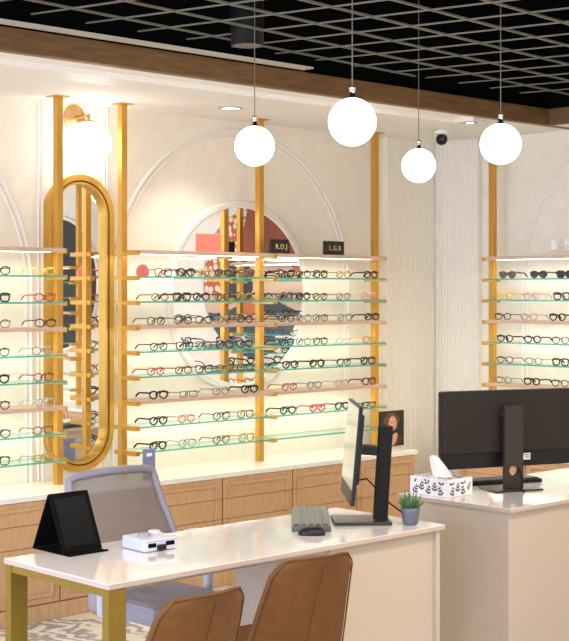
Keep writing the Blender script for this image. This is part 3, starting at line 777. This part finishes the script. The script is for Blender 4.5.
# ------------------------------------------------------------------ tissue box
tb = thing('tissue_box', 'white tissue box with grey leaf print on the corner of right desk', 'tissue box', (-.55, -2.20, DT+.001))
MB().box(-.10, .10, -.13, .13, 0, .092, bev=.002).build('carton', M['paper'], tb)
m = MB(); rr = random.Random(3)
def leaf(cx_, cy_, a, L, mxx):
    P = [(L*t_, .23*L*math.sin(PI*t_**.8)) for t_ in [i/7 for i in range(8)]]
    poly = P+[(x, -y) for x, y in P[-2:0:-1]]
    ca_, sa_ = math.cos(a), math.sin(a)
    m.prism([(cx_+x*ca_-y*sa_, cy_+x*sa_+y*ca_) for x, y in poly], .0004, mx=mxx)
faces = [(Matrix.Translation((0,-.1301,0)) @ MXB, -.092, .092, .004, .088), (Matrix.Translation((-.1001,0,0)) @ Matrix.Rotation(-PI/2, 4, 'Z') @ MXB, -.122, .122, .004, .088), (Matrix.Translation((0,0,.0921)), -.09, .09, -.12, .12)]
for mxx, u0, u1, v0, v1_ in faces:
    u = u0+.022; row = 0
    while u < u1-.01:
        v = v0+.006+(.018 if row % 2 else 0)
        while v < v1_-.012:
            a = PI/2+rr.uniform(-.5, .5)
            for q in range(3):
                for s2 in (-1, 1):
                    bx_, by_ = u+.015*q*math.cos(a), v+.015*q*math.sin(a)
                    L_ = .026-.004*q; aa = a+s2*(.95-.2*q)
                    ex, ey = bx_+L_*math.cos(aa), by_+L_*math.sin(aa)
                    if u0 < ex < u1 and v0 < ey < v1_: leaf(bx_, by_, aa, L_, mxx)
            q0 = Matrix.Translation((u, v, 0)) @ Matrix.Rotation(a, 4, 'Z')
            if v+.03 < v1_: m.box(-.004, .036, -.0008, .0008, 0, .0004, mx=mxx @ q0)
            v += .052
        u += .046; row += 1
m.build('leaf_print', M['leafgrey'], tb)
m = MB(); vs = []; nn, kk = 20, 6
for i in range(kk+1):
    t_ = i/kk
    for j in range(nn):
        a = 2*PI*j/nn; wv = 1+.18*math.sin(5*a+i*.6)*(.4+t_)
        rx = (.060-.026*t_)*wv; ry_ = (.055-.035*t_)*wv
        vs.append((rx*math.cos(a)*.8-.008*t_, ry_*math.sin(a)+.050*t_-.010, .091+.100*t_*(1-.12*math.cos(a-.6))))
m.add(vs, [(i*nn+j, i*nn+(j+1) % nn, (i+1)*nn+(j+1) % nn, (i+1)*nn+j) for i in range(kk) for j in range(nn)]+[[kk*nn+j for j in range(nn)]], True)
m.build('tissue', M['paper'], tb)

# ------------------------------------------------------------------ plant
pp = thing('potted_succulent', 'small green succulent in a slate blue pot by the monitor stand', 'plant', (-1.405, -2.732, DT+.001))
MB().lathe([(.030,0),(.036,.01),(.042,.06),(.044,.078),(.040,.078),(.038,.068)], 36).build('pot', M['pot'], pp)
MB().lathe([(.0001,.070),(.039,.070)], 24).build('soil', M['soil'], pp)
m = MB(); rr = random.Random(5)
for i in range(34):
    a = i*2.4; inc = .15+1.05*((i % 11)/11); L_ = rr.uniform(.055, .088)*(1.05-.25*inc)
    b0 = Vector((.012*math.cos(a), .012*math.sin(a), .068))
    d_ = Vector((math.sin(inc)*math.cos(a), math.sin(inc)*math.sin(a), math.cos(inc)))
    p1 = b0+d_*L_*.5+Vector((0,0,.002)); p2 = b0+d_*L_+Vector((0,0,.010))
    m.tube([b0, p1, p2], [.0050, .0045, .0004], 6)
m.build('leaves', M['green'], pp)

# ------------------------------------------------------------------ tan chairs
def tan_chair(x, y, rz, label, root=None):
    if root:
        o = dup_tree(root); o.location = (x, y, 0); o.rotation_euler = (0,0,rz); o['label'] = label; return o
    t = thing('leather_chair', label, 'chair', (x, y, 0), rz, 'tan leather visitor chairs')
    # local +y = facing direction; backrest at -y. shell grid
    nx_, nz = 16, 14; F1 = []; 
    for i in range(nz+1):
        v = i/nz; z = .40+.44*v
        hw = .235-.055*v**1.5
        if v > .86: hw -= .030*((v-.86)/.14)**2.2
        for j in range(nx_+1):
            u = -1+2*j/nx_
            yy = -.17-.115*v-.03*v*v+.055*abs(u)**2.2
            F1.append((u*hw, yy, z+(.0 if v < .9 else -.012*abs(u)**4)))
    th = .028; vs = F1+[(a*.985, b-th, c) for a, b, c in F1]; W_ = nx_+1; O = len(F1); fs = []
    for i in range(nz):
        for j in range(nx_):
            a = i*W_+j; fs += [(a, a+1, a+W_+1, a+W_), (O+a, O+a+W_, O+a+W_+1, O+a+1)]
    for i in range(nz): a = i*W_; fs += [(a, a+W_, O+a+W_, O+a), (a+nx_, O+a+nx_, O+a+W_+nx_, a+W_+nx_)]
    for j in range(nx_): a = nz*W_+j; fs += [(a, a+1, O+a+1, O+a), (j, O+j, O+j+1, j+1)]
    o = MB().add(vs, fs, True).build('backrest', M['tan'], t)
    bv = o.modifiers.new('bevel', 'BEVEL'); bv.width = .008; bv.segments = 2; bv.limit_method = 'ANGLE'; bv.angle_limit = 1.0
    MB().box(-.22, .22, -.19, .26, .40, .47, bev=.025).build('seat', M['tan'], t)
    edge = [F1[i*W_] for i in range(nz+1)]+[F1[nz*W_+j] for j in range(1, nx_)]+[F1[i*W_+nx_] for i in range(nz, -1, -1)]
    MB().tube([(a, b-.029, c) for a, b, c in edge], .0035, 6).build('piping', M['tan'], t)
    MB().tube([(0, b-.0295+.0, c) for a, b, c in [F1[i*W_+nx_//2] for i in range(nz)]], .0018, 5).build('centre_seam', M['tan'], t)
    for sx in (-1, 1):
        for sy in (-1, 1): MB().tube([(sx*.15, sy*.13+.03, .41), (sx*.21, sy*.21+.03, 0)], [.014, .010], 10).build('leg', M['desk_gold'], t)
    return t
tc0 = tan_chair(-2.535, -3.00, -.10, 'tan leather chair at the desk front below the keyboard, nearer the pedestal')
tan_chair(-3.29, -3.20, .06, 'tan leather chair at the desk front, cut off by the lower edge', tc0)

# ------------------------------------------------------------------ mesh office chair
oc = thing('office_chair', 'grey mesh office chair with pale lilac frame behind the front desk', 'chair', (-2.20, -1.93, 0))
def back_pt(u, v):
    """u -1..1, v 0..1 bottom->top"""
    hw = .300-.052*v; return (u*hw+.0, .27+.14*v-.05*(1-v)**2+.0-.035*(1-u*u), .52+.44*v-.018*(u*u)*(v > .5))
path = []
rc = .10
for u, v in [(-1+2*i/14, 0) for i in range(15)]+[(1, i/12) for i in range(1, 12)]+[(1-2*i/14, 1) for i in range(15)]+[(-1, 1-i/12) for i in range(1, 12)]:
    uu = max(-1, min(1, u)); vv = v
    if abs(uu) > .86 and vv in (0, 1): vv = .025 if vv == 0 else .975
    path.append(back_pt(uu, vv))
MB().tube(path, .026, 8, closed=True, ry=.020).build('backrest_frame', M['lavframe'], oc)
vs = [back_pt(-.98+1.96*j/12, .01+.98*i/12) for i in range(13) for j in range(13)]
MB().add(vs, [(i*13+j, i*13+j+1, (i+1)*13+j+1, (i+1)*13+j) for i in range(12) for j in range(12)], True).build('mesh_back', M['meshcloth'], oc)
MB().box(-.30, .16, -.30, .20, .36, .455, bev=.035).build('seat', M['seatcloth'], oc)
MB().tube([(0,.18,.36),(0,.33,.40),(0,.345,.55)], [.03,.03,.02], 10).build('back_support', M['lavframe'], oc)
for s2 in (-1, 1):
    q = -.06
    a = MB().tube([(q+s2*.18,-.02,.35),(q+s2*.26,-.02,.35),(q+s2*.305,-.02,.40),(q+s2*.31,-.02,.66)], [.018,.018,.026,.026], 8, ry=.022).build('armrest', M['white'], oc)
    MB().box(q+s2*.31-.04, q+s2*.31+.04, -.14, .12, .66, .685, bev=.01).build('arm_pad', M['lavgrey'], a)
MB().box(-.14,.14,-.12,.14,.33,.36,bev=.01).build('tilt_plate', M['blackplastic'], oc)
MB().lathe([(.03,.09),(.03,.25),(.02,.25),(.02,.335)], 20).build('gas_column', M['blackplastic'], oc)
for i in range(5):
    a = 2*PI*i/5+.3; c_, s3 = math.cos(a), math.sin(a)
    b = MB().tube([(0,0,.10),(.29*c_,.29*s3,.075)], [.028,.016], 8).build('base_leg', M['white'], oc)
    MB().lathe([(.0001,-.022),(.024,-.022),(.027,-.015),(.027,.015),(.024,.022),(.0001,.022)], 20, mx=Matrix.Translation((.29*c_,.29*s3,.0275)) @ Matrix.Rotation(a+.6, 4, 'Z') @ Matrix.Rotation(PI/2, 4, 'X')).build('caster', M['blackplastic'], b)

# ------------------------------------------------------------------ lights
def area(name, loc, rot, sx, sy, e, col):
    l = bpy.data.lights.new(name, 'AREA'); l.shape = 'RECTANGLE'; l.spread = PI; l.size = sx; l.size_y = sy; l.energy = e; l.color = col
    o = bpy.data.objects.new(name, l); COL.objects.link(o); o.location = loc; o.rotation_euler = rot; return o
area('window_daylight', (XL-.35, -2.7, 1.65), (0, -PI/2, 0), 2.2, 3.3, 210, (.64,.73,1))
area('window_daylight', (XL-.35, -6.55, 1.65), (0, -PI/2, 0), 2.2, 3.3, 210, (.64,.73,1))
for x, y in ((-5.6,-2.4),(-3.2,-4.6),(-.8,-4.6),(-5.6,-5.2),(-3.2,-7.0),(-.8,-7.0)):  # added fill lamps, one under each added ceiling panel
    area('added_fill_lamp', (x, y, HG-.055), (0,0,0), .56, .56, 42, (1,.90,.78))
for x, y in ((-.52,-.49),(.955,-1.185),(-3.0,-.49),(1.5,-2.6)):
    l = bpy.data.lights.new('downlight_lamp', 'SPOT'); l.energy = 30 if x != .955 else 14; l.spot_size = 1.9; l.spot_blend = .8; l.shadow_soft_size = .05; l.color = (1,.92,.82)
    o = bpy.data.objects.new('downlight_lamp', l); COL.objects.link(o); o.location = (x, y, H-.045)
# led lamps under the oak shelves (the strips the shelves carry)
for a, b, sd in ((-2.697,-1.608,0),(-1.107,-.018,0),(.018,1.1,0),(-2.022,-.733,1)):
    for k in (0, 3, 6):
        z = SHELF_Z[k]-.018; c_ = (a+b)/2; L_ = b-a-.06
        if sd: area('led_lamp', (1.80+.19-.287, c_, z), (0,0,0), .02, L_, 2.2, (1,.95,.83))
        else: area('led_lamp', (c_, -.287, z), (0,0,0), L_, .02, 2.0, (1,.95,.83))

w = bpy.data.worlds.new('World'); sc.world = w; w.use_nodes = True
w.node_tree.nodes['Background'].inputs[0].default_value = (.75,.85,1,1); w.node_tree.nodes['Background'].inputs[1].default_value = 1.0

# ------------------------------------------------------------------ camera
cd = bpy.data.cameras.new('camera'); cam = bpy.data.objects.new('camera', cd); COL.objects.link(cam); sc.camera = cam
cam.location = (-6.252, -6.97, 1.82); cam.rotation_euler = (PI/2, 0, math.radians(46.3-90))
cd.sensor_fit = 'HORIZONTAL'; cd.sensor_width = 36; cd.lens = 36*1400/569; cd.shift_y = -(320.5-291)/569
cd.clip_start = .05; cd.clip_end = 100
sc.view_settings.view_transform = 'Standard'; sc.view_settings.look = 'None'; sc.view_settings.gamma = 1; sc.view_settings.exposure = 0.42
sc.cycles.max_bounces = 10; sc.cycles.transparent_max_bounces = 24; sc.cycles.sample_clamp_indirect = 6
